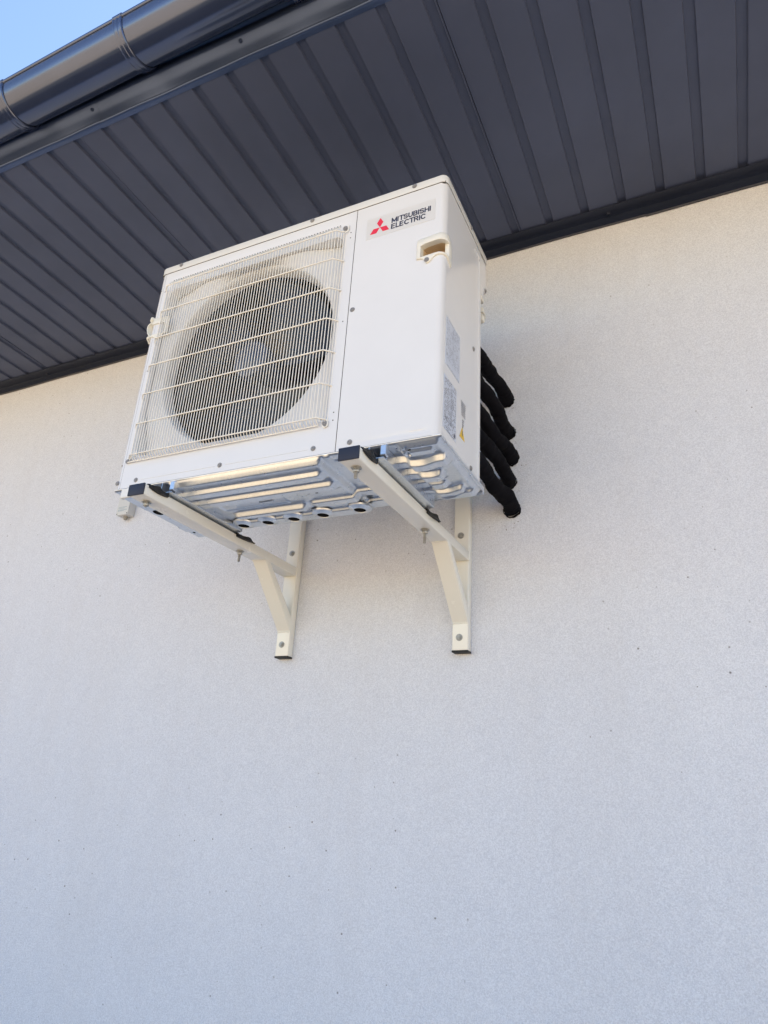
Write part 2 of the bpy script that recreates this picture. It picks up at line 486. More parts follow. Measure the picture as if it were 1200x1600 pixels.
# ================================================================== OUTDOOR UNIT
W, DB, H = 0.95, 0.281, 0.7612
unit = thing("outdoor_unit", "white boxy heat pump with round fan behind a wire guard, carried on two brackets", "air conditioner", (W / 2, .14, -.036))
RC = 0.018
ZL = 0.735                    # lower edge of the lid
def path(s, off=0.0, mirror=False):
    """front face, rounded corner, side; s=0 where the corner begins"""
    L = RC * math.pi / 2
    if s <= 0: x, y, nx, ny = W - RC + s, 0, 0, -1
    elif s < L:
        a = s / RC; x, y = W - RC + RC * math.sin(a), RC - RC * math.cos(a); nx, ny = math.sin(a), -math.cos(a)
    else: x, y, nx, ny = W, RC + s - L, 1, 0
    x += nx * off; y += ny * off
    return (W - x, y) if mirror else (x, y)
LARC = RC * math.pi / 2
def s_end(depth): return LARC + depth - RC

def sheet_xz(svals, zvals, pos, hole=None, th=.0012):
    """grid of (s,z) with a hole test, closed with a back skin"""
    mb = MB(); ns, nz = len(svals), len(zvals)
    for lay, o in ((0, 0.0), (1, -th)):
        vs = [pos(s_, z_, o) for z_ in zvals for s_ in svals]
        fs = []
        for j in range(nz - 1):
            for i in range(ns - 1):
                sc_, zc_ = (svals[i] + svals[i + 1]) / 2, (zvals[j] + zvals[j + 1]) / 2
                if hole and hole(sc_, zc_): continue
                f = (j * ns + i, j * ns + i + 1, (j + 1) * ns + i + 1, (j + 1) * ns + i)
                fs.append(f if lay == 0 else f[::-1])
        mb.add(vs, fs, True)
    return mb

def frange(a, b, n): return [a + (b - a) * i / n for i in range(n + 1)]
# service panel wraps round the right corner
sv = [-(W - RC - .6945), -(W - RC - .6955), -.236, -.0558, -.046] + frange(-.0440, -.004, 4) + frange(0, LARC, 10) + [.034, .045, .06] + frange(.09, s_end(.2555), 6) + \
     [s_end(y) for y in (.2585, .260, .2620, .2635, .2665, .272, .279, .2805)]
sv = sorted(set(round(a, 5) for a in sv))
zv = [0.0004, .002, .010, .0125, .015, .0175, .020, .03, .1, .2, .3, .4, .47, .502, .545, .575] + frange(.62, .66, 2) + frange(.675, .70, 5) + [.72, ZL - .0006]
def side_relief(s_, z_):
    y = RC + s_ - LARC
    o = 0
    if s_ > LARC and z_ < .7:
        o += .0030 * band(y, .2575, .2665, .004) * smooth01((.70 - z_) / .012)
    if s_ > LARC: o += -.0012 * band(z_, .008, .021, .004) * band(y, .02, .20, .01)
    if s_ < -.012: o += -.0016 * band(z_, .010, .0205, .0035) * smooth01((s_ + .225) / .01)
    return o
def svc(s_, z_, o):
    e_ = side_relief(s_, z_) if o == 0 else 0
    x, y = path(s_, o + e_)
    return (x, y, z_)
hole_box = lambda s_, z_: -.046 < s_ < .030 and .5025 < z_ < .546
sv2 = sorted(set(sv + [-.046, .030]))
zv2 = sorted(set(zv + [.5025, .546]))
zv2 = [z for z in zv2 if not (.5025 < z < .546)]
sheet_xz(sv2, zv2, svc, hole_box).obj("service_panel", CASE, unit, angle=28)
# left column
def leftp(s_, z_, o):
    x, y = path(s_, o, True); return (x, y, z_)
svl = [0.0 - .0019, 0.0] + frange(.001, LARC, 9) + [.04, .1, s_end(.279)]
sheet_xz(svl, [0.0004, .3, ZL - .0006], leftp).obj("corner_panel", CASE, unit, angle=28)
# diagonal top of the pressed rib on the side panel
dr = MB()
dr.tube([(W + .0002, .2615, .700), (W + .0002, .258, .706), (W + .0002, .2235, .737 - .033)], .0022, 8)

# fan panel with the rounded square opening
FC = (0.353, 0.378)
NT = 144
def ring(kind, a, y):
    c, s_ = math.cos(a), math.sin(a)
    if kind[0] == 'circ': r_ = kind[1]
    elif kind[0] == 'rr':
        hx, hz, rad = kind[1:]
        lo, hi = 0, 1.0
        def inside(t):
            px, pz = abs(c * t), abs(s_ * t)
            dx, dz = px - (hx - rad), pz - (hz - rad)
            if dx > 0 and dz > 0: return dx * dx + dz * dz < rad * rad
            return px < hx and pz < hz
        for _ in range(30):
            mid = (lo + hi) / 2
            if inside(mid): lo = mid
            else: hi = mid
        r_ = lo
    elif kind[0] == 'sup':
        hx, hz, n_ = kind[1:]
        r_ = (abs(c / hx) ** n_ + abs(s_ / hz) ** n_) ** (-1 / n_)
    return (FC[0] + r_ * c, y, FC[1] + r_ * s_)
def loft(mb, rings, smooth=True):
    vs = []; n = NT
    for kind, y in rings:
        for i in range(n):
            p = ring(kind, 2 * math.pi * i / n, 0.0)
            vs.append((p[0], y(p[0], p[2]) if callable(y) else y, p[2]))
    fs = [(j * n + i, j * n + (i + 1) % n, (j + 1) * n + (i + 1) % n, (j + 1) * n + i) for j in range(len(rings) - 1) for i in range(n)]
    mb.add(vs, fs, smooth)
fp = MB()
X0, X1, Z0, Z1 = .0206, .6925, .0004, ZL - .0006
OP = ('rr', .306, .287, .026)
# rectangle outline sampled by the same angles
outer = []
for i in range(NT):
    a = 2 * math.pi * i / NT; c, s_ = math.cos(a), math.sin(a)
    tx = ((X1 if c > 0 else X0) - FC[0]) / c if abs(c) > 1e-9 else 9
    tz = ((Z1 if s_ > 0 else Z0) - FC[1]) / s_ if abs(s_) > 1e-9 else 9
    t = min(tx, tz); outer.append([FC[0] + c * t, 0.0, FC[1] + s_ * t])
for cxn, czn in ((X0, Z0), (X0, Z1), (X1, Z0), (X1, Z1)):     # pull the nearest sample onto each corner
    q = min(outer, key=lambda p: (p[0] - cxn) ** 2 + (p[2] - czn) ** 2); q[0], q[2] = cxn, czn
op0 = [ring(OP, 2 * math.pi * i / NT, 0.0) for i in range(NT)]
fp.add(outer + op0, [(i, (i + 1) % NT, NT + (i + 1) % NT, NT + i) for i in range(NT)], True)
fp.add(outer + [(p[0], .002, p[2]) for p in outer], [(i, NT + i, NT + (i + 1) % NT, (i + 1) % NT) for i in range(NT)])
loft(fp, [(OP, 0.0), (('rr', .3045, .2855, .026), .0006), (('rr', .3038, .2848, .026), .002), (('rr', .3036, .2846, .026), .006)])
fp.obj("fan_panel", CASE, unit, angle=28)
# pressed line along the bottom, either side of the middle screw
pl = MB()
for a, b in ((.093, .342), (.374, .618)):
    pl.box(a, b, -.0007, .0003, .0178, .0192, .0003, 1)
pl.obj("pressed_line", CASE, unit)

bm_ = MB()
def plate_y(add):      # flush with the panel at the middle of each side, sunk at the corners
    def f(x, z):
        r_ = math.hypot(x - FC[0], z - FC[1])
        return .009 + add + .026 * smooth01((r_ - .315) / .085)
    return f
rs = [(('rr', .3036, .2846, .026), .004), (('rr', .3034, .2844, .026), plate_y(0)), (('rr', .3032, .2842, .026), plate_y(.008)), (('rr', .3012, .2822, .025), plate_y(.008)),
      (('rr', .3010, .2820, .025), plate_y(0)), (('rr', .2995, .2812, .026), plate_y(-.0006)), (('circ', .2875), .0235)]
for i in range(1, 9):
    a = i / 8 * math.pi / 2
    rs.append((('circ', .2875 - .013 * math.sin(a)), .0235 + .034 * (1 - math.cos(a))))
rs += [(('circ', .2745), .062)]
loft(bm_, rs)
bm_.obj("bell_mouth", BELL, unit, angle=32)
# black box added behind the fan opening to keep light out
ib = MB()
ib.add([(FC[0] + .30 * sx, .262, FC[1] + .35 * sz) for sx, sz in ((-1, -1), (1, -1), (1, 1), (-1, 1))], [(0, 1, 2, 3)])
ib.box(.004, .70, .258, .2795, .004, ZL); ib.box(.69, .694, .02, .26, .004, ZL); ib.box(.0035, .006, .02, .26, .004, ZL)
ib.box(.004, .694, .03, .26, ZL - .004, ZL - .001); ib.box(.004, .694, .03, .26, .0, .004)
ib.obj("light_block", BLACK, unit)
cf = MB()
x = .03
while x < .68:
    cf.box(x, x + .002, .240, .256, .02, .72); x += .008
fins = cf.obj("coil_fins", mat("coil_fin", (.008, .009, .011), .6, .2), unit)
fins['kind'] = 'stuff'

# fan: hub and three broad swept blades
fan_root_y = .088
fan = MB().lathe([(.0001, -.040), (.018, -.040), (.022, -.037), (.05, -.034), (.056, -.030), (.058, -.02), (.058, .045), (.0001, .045)], (FC[0], fan_root_y, FC[1]), (0, 1, 0), 48)
fano = fan.obj("fan", HUBM, unit, angle=40)
for b_ in range(3):
    a0 = R(20 + 120 * b_); mb = MB(); nr, na = 12, 14; vs = []
    for i in range(nr + 1):
        r_ = .052 + (.258 - .052) * i / nr
        span = R(58 + 34 * i / nr); sweep = R(26) * (i / nr) ** 1.3
        for j in range(na + 1):
            t = j / na; a = a0 + sweep + span * (t - .5)
            y = fan_root_y + .035 - .060 * t * (0.75 + .25 * i / nr) + .010 * math.sin(math.pi * t) - .02
            if i == nr: r2 = r_ - .008 * (2 * t - 1) ** 4
            else: r2 = r_
            vs.append((FC[0] + r2 * math.cos(a), y, FC[1] + r2 * math.sin(a)))
    n = na + 1
    fs = [(i * n + j, i * n + j + 1, (i + 1) * n + j + 1, (i + 1) * n + j) for i in range(nr) for j in range(na)]
    mb.add(vs, fs, True)
    mb.add([(v[0], v[1] + .0022, v[2]) for v in vs], [f[::-1] for f in fs], True)
    mb.obj("blade", FAN, unit, fano)

# wire guard
GYD = -.0215
guard_mb = MB()
ZT0, DZW = .6640, .09585
XA, XB, XK0, XK1 = .0335, .6665, .0555, .6445
zrow = [ZT0 - DZW * i for i in range(7)]
gh = MB()
gh.tube([(XA + .001, .0005, zrow[0] + .004), (XA + .001, -.003, zrow[0]), (XK0, GYD, zrow[0]), (XK1, GYD, zrow[0]), (XB - .002, -.005, zrow[0]), (XB + .003, -.003, zrow[0] + .003),
         (XB + .005, -.003, zrow[0] + .010), (XB + .005, -.003, zrow[0] + .020), (XB + .003, -.003, zrow[0] + .025)], .0019, 8)
guard = gh.obj("fan_guard", WIRE, unit)
hm = MB(); hm.tube([(XA, .001, 0), (XA + .001, -.002, 0), (XK0 - .0015, GYD + .0015, 0), (XK0 + .001, GYD, 0), (XK1 - .001, GYD, 0), (XK1 + .0015, GYD + .0015, 0), (XB - .001, -.002, 0), (XB, .001, 0)], .0019, 8)
hme = hm.mesh("cross_wire", WIRE)
for z in zrow[1:]: put("cross_wire", hme, (0, 0, z), unit, guard)
lw = MB(); lw.tube([(XA - .001, -.003, zrow[6] - .001), (XA - .004, -.004, zrow[6] - .010), (XA, -.0045, .0765), (XB - .024, -.0045, .0765)], .0019, 8)
lw.tube([(XB - .003, -.003, zrow[6] - .001), (XB + .001, -.003, zrow[6] - .006), (XB, -.003, zrow[6] - .017), (XB - .008, -.003, zrow[6] - .020), (XB - .013, -.003, zrow[6] - .012)], .0019, 8)
lw.obj("cross_wire", WIRE, unit, guard)
# upright wires: one mesh, shared; each bends back to the panel at both ends
PW = .00915
def upright(yf, zt, zb, yb=0.0):
    r_ = .00130
    pts = [(0, .0012, zt), (0, -.002, zt - .002), (0, yf + .0045, ZT0 + .0075), (0, yf + .0020, ZT0 + .002), (0, yf + .0028, ZT0 - .012), (0, yf + .0028, zb + .022), (0, yf + .0034, zb + .013), (0, yf * .62, zb + .0045), (0, -.005, zb), ]
    return MB().tube(pts, r_, 6).mesh("upright_wire", WIRE, angle=70)
um = upright(GYD, .6975, .0775)
nw = int((XK1 - XK0) / PW)
for i in range(nw + 1):
    put("upright_wire", um, (XK0 + .002 + (XK1 - XK0 - .004) * i / nw, 0, 0), unit, guard)
for t in (.22, .45, .68, .9):
    for x, yk in ((XK0 + (XA - XK0) * t, GYD * (1 - t)), (XK1 + (XB - XK1) * t, GYD * (1 - t))):
        pts = [(x, yk + .003, zrow[0] + .001), (x, yk + .003, zrow[6] + .01), (x, min(yk * .7, -.004), zrow[6] - .008)]
        MB().tube(pts, .00125, 6).obj("upright_wire", WIRE, unit, guard, angle=70)
# little dark discs where the wire tips enter the panel
sl = MB()
for i in range(nw + 1):
    x = XK0 + .002 + (XK1 - XK0 - .004) * i / nw
    sl.lathe([(.0001, .0003), (.0023, .0003), (.0023, -.0005)], (x, 0, .6985), (0, -1, 0), 8, False)
o = sl.obj("tip_disc", SEAM, unit); o['kind'] = 'stuff'

# lid
lid = MB()
def lid_ring(z, off, rear=.332):
    r_ = .017; pts = []
    x0, x1, y0, y1 = -.0022 - off, W + .0022 + off, -.0026 - off, rear + off
    for cx_, cy_, a0, rr in ((x0 + r_, y0 + r_, 180, r_), (x1 - r_, y0 + r_, 270, r_), (x1 - .006, y1 - .006, 0, .006), (x0 + .006, y1 - .006, 90, .006)):
        for i in range(9):
            a = R(a0 + 90 * i / 8); pts.append((cx_ + rr * math.cos(a), cy_ + rr * math.sin(a), z))
    return pts
lv = [lid_ring(ZL, -.0012), lid_ring(ZL, 0), lid_ring(H - .005, 0), lid_ring(H - .0015, -.0015), lid_ring(H, -.005)]
n = len(lv[0]); vs = [p for r_ in lv for p in r_]
lid.add(vs, [(j * n + i, j * n + (i + 1) % n, (j + 1) * n + (i + 1) % n, (j + 1) * n + i) for j in range(len(lv) - 1) for i in range(n)], True)
lid.add(lv[-1], [tuple(range(n))]); lid.add(lid_ring(ZL + .012, -.003), [tuple(reversed(range(n)))])
lid.obj("lid", LID, unit, angle=32)
# upper rear: the casing steps out towards the wall above the valves
rp = MB(); rp.box(.70, W - .0010, DB - .001, .3285, .628, ZL + .002, .0015, 1)
rp.prism_x([(DB - .002, .60), (.305, .60), (.312, .628), (DB - .002, .628)], .90, W - .0014)
rp.box(.02, W - .02, DB - .001, .300, .02, ZL)  # closed back, added so no light leaks in from behind
rear = rp.obj("rear_panel", CASE, unit)
kn = MB(); kn.box(.915, .950, .300, .322, .520, .545, .006); kn.box(.918, .949, .300, .318, .548, .565, .003)
for z in (.536, .5435): kn.box(.9495, .9525, .301, .321, z, z + .003, .001, 1)
kn.obj("rear_grip", PLASTIC, unit)
kp = MB(); kp.box(.935, .949, .285, .316, .585, .601, .004); kp.obj("rear_clip", PLASTIC, unit)
dr.obj("pressed_rib", CASE, unit)

# recessed handle that wraps the front right corner
def handle(mirror):
    outl = [(-.0552, .5005), (-.046, .4995), (-.0385, .4975), (-.033, .4885), (-.0275, .4810), (-.0215, .4815), (-.0155, .4870), (-.010, .4940), (-.004, .4975),
            (.004, .4990), (.012, .4995), (.020, .4985), (.028, .4960), (.036, .4930), (.043, .4890), (.0500, .4850), (.0505, .5050), (.0500, .53), (.0490, .548), (.0440, .557),
            (.036, .5630), (.026, .5665), (.016, .5680), (.006, .5675), (-.006, .5655), (-.018, .5640), (-.032, .5630), (-.046, .5620), (-.0535, .5600), (-.0552, .55), (-.0552, .53), (-.0552, .515)]
    n_ = len(outl)
    # opening sampled at matching parameters
    holeo = []
    for i in range(n_):
        s_, z_ = outl[i]
        hs = max(-.0445, min(.0300, s_)); hz = max(.5045, min(.5440, z_))
        # push to the edge of the opening
        if s_ <= -.05: hs = -.0445
        if z_ <= .501: hz = .5040 + .0012 * math.cos(s_ * 60)
        if z_ >= .555: hz = .5440 + .0015 * math.cos((s_ - .012) * 55)
        if hs < -.038 and hz > .538: hz = .5385
        holeo.append((hs, hz))
    mb = MB()
    def P(s_, z_, off):
        x, y = path(s_, off, mirror); return (x, y, z_)
    rings = [[P(s_, z_, -.0005) for s_, z_ in outl], [P(s_, z_, .0030) for s_, z_ in outl]]
    c = (-.003, .524)
    rings.append([P(s_ + (c[0] - s_) * .03, z_ + (c[1] - z_) * .03, .0042) for s_, z_ in outl])
    rings.append([P(s_ + (c[0] - s_) * -.04, z_ + (c[1] - z_) * -.10, .0050) for s_, z_ in holeo])
    rings.append([P(s_, z_, .0042) for s_, z_ in holeo])
    rings.append([P(s_, z_, -.002) for s_, z_ in holeo])
    # pocket: goes back and slightly up
    def Q(s_, z_, d):
        x, y = path(min(s_, .018), -.003, False)
        x = x - d * .15 * max(0, (s_ + .03) / .06); y = y + d
        x = min(x, W - .006)
        return ((W - x) if mirror else x, y, .524 + (z_ - .524) * (1 - d * .6) + d * .35)
    rings.append([Q(s_, z_, .012) for s_, z_ in holeo])
    rings.append([Q(s_, z_, .040) for s_, z_ in holeo])
    rings.append([Q(s_ * .9, .528 + (z_ - .524) * .8, .055) for s_, z_ in holeo])
    pk = MB()
    for tgt, rr_ in ((mb, rings[:-2]), (pk, rings[-3:])):
        vs = [p for r_ in rr_ for p in r_]
        tgt.add(vs, [(j * n_ + i, j * n_ + (i + 1) % n_, (j + 1) * n_ + (i + 1) % n_, (j + 1) * n_ + i) for j in range(len(rr_) - 1) for i in range(n_)], True)
    cen = tuple(sum(p[i] for p in rings[-1]) / n_ for i in range(3))
    pk.add(rings[-1] + [cen], [(i, (i + 1) % n_, n_) for i in range(n_)], True)
    if mirror:      # grip lip that curls out past the left side
        arc = [(.004, .5580), (-.005, .5590), (-.0110, .5565), (-.0155, .5505), (-.0165, .5430), (-.0145, .5345), (-.0110, .5240), (-.0045, .5150), (.001, .5110)]
        mb.tube([(x, .004, z) for x, z in arc], .0020, 10)
        cup = [(x, .006, z) for x, z in arc] + [(.3 * x + .002, .030, .540 + (z - .540) * .7) for x, z in arc]
        mb.add(cup, [(i, i + 1, 9 + i + 1, 9 + i) for i in range(8)], True)
        mb.tube([(.004, -.001, .571), (-.003, .003, .568), (-.006, .014, .562)], .0060, 10)
        mb.tube([(.006, -.0005, .5035), (-.005, .003, .5035), (-.0100, .012, .5025), (-.0105, .02, .497)], .0042, 10)
    ho = mb.obj("handle", PLASTIC, unit, angle=50)
    pk.obj("handle_pocket", POCKET, unit, ho, angle=50)
    return ho
handle(False); handle(True)
put("screw", scr, (W - RC - .0265, -.0046, .4895), unit)

# casing screws, small holes
for x, z in ((.077, .7512), (.5495, .7512), (.8614, .7505)): put("screw", scr, (x, -.0030, z), unit)
for x, z in ((.0085, .0185), (.0752, .0195), (.3574, .0193), (.6327, .0190), (.7303, .0188), (.7051, .4005)): put("screw", scr, (x, -.0002, z), unit)
put("screw", scr, (.6615, -.004, .681), unit); put("screw", scr, (.6600, -.004, .0795), unit); put("screw", scr, (.0335, -.004, .0800), unit)
SIDE = (0, 0, R(90))
for y, z in ((.2215, .3675), (.2115, .0155)): put("screw", scr, (W + .0003, y, z), unit, rot=SIDE)
put("screw", scr, (W - .0006, .322, .6357), unit, rot=SIDE)
put("screw", scr, (W + .0024, .186, .7480), unit, rot=SIDE)
hd = MB()
for x, z in ((.6785, .6627), (.6788, .6445), (.680, .3716), (.6796, .1079), (.6794, .0864), (.0115, .6723), (.0284, .6646), (.0270, .3773), (.0106, .072), (.0310, .377), (.052, .094), (.647, .094)):
    hd.lathe([(.0001, .0003), (.0017, .0003), (.0017, -.0005)], (x, 0, z), (0, -1, 0), 10, False)
hd.obj("pin_hole", SEAM, unit)["kind"] = 'stuff'
gp = MB()       # shadow gaps between the panels
gp.box(.6923, .6947, .0009, .0030, .0006, ZL - .001); gp.box(.0190, .0215, .0009, .0030, .0006, ZL - .001)
gp.box(.002, W - .003, .0012, .004, ZL - .003, ZL + .004)
gp.obj("panel_gap", SEAM, unit)

# maker's sticker and lettering
st = MB(); st.box(.7265, .9220, -.0006, .0002, .6178, .6870, .0002, 1)
sticker = st.obj("name_sticker", STICK, unit)
def arc_pts(cx_, cz_, rx_, rz_, a0, a1, n=8):
    return [(cx_ + rx_ * math.cos(R(a0 + (a1 - a0) * i / n)), cz_ + rz_ * math.sin(R(a0 + (a1 - a0) * i / n))) for i in range(n + 1)]
LET = {
 'M': (.90, [[(0, 0), (0, 1)], [(0, 1), (.45, .12), (.90, 1)], [(.90, 1), (.90, 0)]]),
 'I': (0, [[(0, 0), (0, 1)]]),
 'T': (.80, [[(0, 1), (.80, 1)], [(.40, 1), (.40, 0)]]),
 'S': (.68, [arc_pts(.34, .76, .34, .24, 20, 180, 8) + arc_pts(.34, .76, .34, .24, 180, 262, 5) + arc_pts(.34, .26, .34, .26, 80, 0, 5) + arc_pts(.34, .26, .34, .26, 0, -160, 9)]),
 'U': (.70, [[(0, 1)] + arc_pts(.35, .36, .35, .36, 180, 360, 12) + [(.70, 1)]]),
 'B': (.66, [[(0, 0), (0, 1)], [(0, 1), (.36, 1)] + arc_pts(.36, .76, .25, .24, 90, -90, 8) + [(0, .52)], [(.36, .52)] + arc_pts(.38, .26, .28, .26, 90, -90, 8) + [(0, 0)]]),
 'H': (.72, [[(0, 0), (0, 1)], [(.72, 0), (.72, 1)], [(0, .52), (.72, .52)]]),
 'E': (.60, [[(0, 0), (0, 1)], [(0, 1), (.60, 1)], [(0, .52), (.55, .52)], [(0, 0), (.60, 0)]]),
 'L': (.56, [[(0, 1), (0, 0)], [(0, 0), (.56, 0)]]),
 'C': (.76, [arc_pts(.42, .5, .42, .5, 42, 318, 18)]),
 'R': (.68, [[(0, 0), (0, 1)], [(0, 1), (.38, 1)] + arc_pts(.38, .745, .26, .255, 90, -90, 8) + [(0, .49)], [(.38, .49), (.68, 0)]]),
}
def lettering(word, x, z, y, width, height, m, parent):
    """one mesh per letter, drawn with strokes as wide as a bold grotesque"""
    sw = .118; gap = .31
    adv = [LET[c][0] + gap - (.16 if c == 'T' else .09 if c in 'LC' else 0) for c in word]; tot = sum(adv) - gap + 2 * sw
    kx = width / tot; kz = height / (1 + 2 * sw); pos = sw
    for c in word:
        mb = MB(); lay = 0
        for path_ in LET[c][1]:
            for i in range(len(path_) - 1):
                p, q = Vector(path_[i]), Vector(path_[i + 1]); d = (q - p)
                if d.length < 1e-6: continue
                d.normalize(); nrm = Vector((-d.y, d.x)) * sw
                e0 = sw if len(path_) == 2 and (p.y in (0, 1) and d.x == 0 or False) else sw * .55
                ext = d * (sw if i == 0 and abs(d.y) > .99 else sw * .5)
                ext2 = d * (sw if i == len(path_) - 2 and abs(d.y) > .99 else sw * .5)
                if c in 'M' and len(path_) == 3: ext = ext2 = d * sw * .5
                pts = [p - ext + nrm, p - ext - nrm, q + ext2 - nrm, q + ext2 + nrm]
                yy = y - .000015 * lay; lay += 1
                P3 = [(x + (pos + min(max(t.x, -sw), LET[c][0] + sw)) * kx, yy, z + (sw + min(max(t.y, -sw), 1 + sw)) * kz) for t in pts]
                mb.add(P3, [(0, 1, 2, 3)])
        mb.obj("letter", m, unit, parent); pos += LET[c][0] + gap - (.16 if c == 'T' else .09 if c in 'LC' else 0)
lettering("MITSUBISHI", .7995, .6495, -.0009, .1100, .0170, NAVY, sticker)
lettering("ELECTRIC", .7990, .6295, -.0009, .0960, .0170, NAVY, sticker)
em = MB()
ec = Vector((.7660, .6475)); LR = .0325
for a in (90, 210, 330):
    u = Vector((math.cos(R(a)), math.sin(R(a)))); v = Vector((-u.y, u.x))
    q = [ec + u * .0006, ec + u * (LR * .5) + v * (LR * .288), ec + u * (LR - .0005), ec + u * (LR * .5) - v * (LR * .288)]
    em.add([(p.x, -.0011, p.y) for p in q] + [(p.x, -.0004, p.y) for p in q], [(0, 1, 2, 3), (0, 4, 5, 1), (1, 5, 6, 2), (2, 6, 7, 3), (3, 7, 4, 0)])
em.obj("red_emblem", RED, unit, sticker)

# rating labels on the right side: unreadable rows of print
def side_label(y0, y1, z0, z1, name, rows, seed, m, kind):
    rnd = random.Random(seed)
    lb = MB(); lb.box(W - .0002, W + .0006, y0, y1, z0, z1, .0002, 1)
    lo = lb.obj(name, m, unit)
    pr = MB(); xx = W + .0009
    def q(a, b, c, d): pr.add([(xx, a, c), (xx, b, c), (xx, b, d), (xx, a, d)], [(0, 1, 2, 3)])
    h = (z1 - z0) / rows
    for r_ in range(rows):
        zz = z1 - (r_ + .8) * h
        y = y0 + .004
        if kind == 1 and r_ in (rows - 3, rows - 2): continue
        while y < y1 - .005:
            wd = rnd.uniform(.0015, .008)
            if rnd.random() < (.66 if kind == 0 else .55): q(y, min(y + wd, y1 - .004), zz, zz + h * rnd.choice((.28, .34, .42)))
            y += wd + rnd.uniform(.0008, .0025)
    if kind == 0:
        for yy in (y0 + .028, y0 + .05, y1 - .03): q(yy, yy + .0006, z0 + .04, z1 - .03)
        for zz in (z0 + .028, z0 + .033): q(y0 + .004, y1 - .012, zz, zz + .0011)
        q(y1 - .013, y1 - .003, z0 + .006, z0 + .016)
    else:
        q(y0 + .008, y0 + .013, z0 + .026, z0 + .034); q(y0 + .004, y0 + .007, z0 + .05, z0 + .058)
        for yy in (y0 + .045, y0 + .05): q(yy, yy + .0007, z0 + .03, z1 - .01)
    pr.obj("print", INK if kind == 0 else INKG, unit, lo)
side_label(.0255, .1210, .2000, .3325, "notice_label", 22, 3, LABELM, 1)
side_label(.0210, .1040, .0315, .1690, "rating_label", 24, 5, LABELM, 0)
wg = MB(); rnd = random.Random(9); xx = W + .0008
for r_ in range(7):
    y = .134 + .001 * r_
    z = .160 - r_ * .0058
    while y < .165:
        wd = rnd.uniform(.001, .004); wg.add([(xx, y, z), (xx, y + wd, z), (xx, y + wd, z + .003), (xx, y, z + .003)], [(0, 1, 2, 3)]); y += wd + .001
for z, wd in ((.112, .012), (.106, .008), (.100, .010), (.094, .006)):
    wg.add([(xx, .146, z), (xx, .146 + wd, z), (xx, .146 + wd, z + .003), (xx, .146, z + .003)], [(0, 1, 2, 3)])
wg.obj("caution_print", INK, unit)
wt = MB(); wt.add([(xx, .1290, .0625), (xx, .1640, .0625), (xx, .1465, .0930), (xx - .0007, .1290, .0625), (xx - .0007, .1640, .0625), (xx - .0007, .1465, .0930)], [(0, 1, 2), (0, 3, 4, 1), (1, 4, 5, 2), (2, 5, 3, 0)])
wto = wt.obj("warning_triangle", YEL, unit)
wb = MB(); x2 = xx + .0005
wb.add([(x2, .1475, .0845), (x2, .1425, .0745), (x2, .1462, .0745), (x2, .1440, .0665), (x2, .1510, .0765), (x2, .1472, .0765), (x2, .1500, .0845)], [(0, 1, 2, 5, 6), (2, 3, 4, 5)])
wb.obj("flash_symbol", INK, unit, wto)

# pressed galvanised base pan, seen from below
def hfield(x, y):
    """how far the pan hangs below the casing edge"""
    h = .0055 * lin((y + .001) / .006)
    h += .015 * band(x, .185, .655, .016) * lin((y - .002) / .0105) * smooth01((.300 - y) / .006)
    h += .010 * band(x, .845, .951, .012) * lin((y - .004) / .010) * smooth01((.296 - y) / .008)
    wv = .006 * math.sin((x - .80) * 60)
    def rib(xa, xb, y0_, y1_, d, rp_):
        """a channel pressed down between y0_ and y1_ with straight flanks"""
        return d * band(x, xa, xb, .018) * bandl(y, y0_, y1_, rp_)
    h += rib(.17, .640, .036, .084, .0125, .0075)
    h += rib(.17, .640, .096, .144, .0125, .0075)
    h += rib(.250, .500, .196, .240, .0150, .0090)
    h += rib(.505, .90, .188, .232, .0095, .0060)
    h -= .003 * band(x, .24, .46, .01) * band(y, .145, .188, .008)
    # rear ledge that carries the drain collars
    h += .0085 * band(x, -.02, .95, .02) * bandl(y, .257, .312, .0055)
    # wavy pads under the compressor side
    yy = y + wv
    h += .016 * band(x, .79, .948, .012) * bandl(yy, .062, .116, .0090)
    h += .015 * band(x, .79, .910, .012) * bandl(yy, .128, .180, .0085)
    h += .014 * band(x, .79, .930, .012) * bandl(yy, .228, .270, .0080)
    h += .006 * band(x, .835, .930, .008) * band(y, .018, .050, .008)
    h -= .006 * band(x, .862, .872, .002) * band(y, .010, .040, .003)
    # dimples
    for cx_, cy_, rr in ((.667, .012, .012), (.682, .034, .010), (.70, .14, .014), (.725, .18, .010)):
        d = math.hypot(x - cx_, y - cy_) / rr
        if d < 1: h += .004 * (1 - d * d)
    return h
bp = MB(); NX, NY = 380, 250
bx0, bx1, by0, by1 = .0015, W + .0055, .0008, .306
vs = []
for j in range(NY + 1):
    y = by0 + (by1 - by0) * j / NY
    for i in range(NX + 1):
        x = bx0 + (bx1 - bx0) * i / NX
        ex = x
        # rounded rear right corner
        if x > bx1 - .03 and y > by1 - .03:
            d = math.hypot(x - (bx1 - .03), y - (by1 - .03))
            if d > .03:
                f_ = .03 / d; vs.append((bx1 - .03 + (x - bx1 + .03) * f_, by1 - .03 + (y - by1 + .03) * f_, -hfield(x, y))); continue
        vs.append((x, y, -hfield(x, y)))
n = NX + 1
bp.add(vs, [(j * n + i, (j + 1) * n + i, (j + 1) * n + i + 1, j * n + i + 1) for j in range(NY) for i in range(NX)], True)
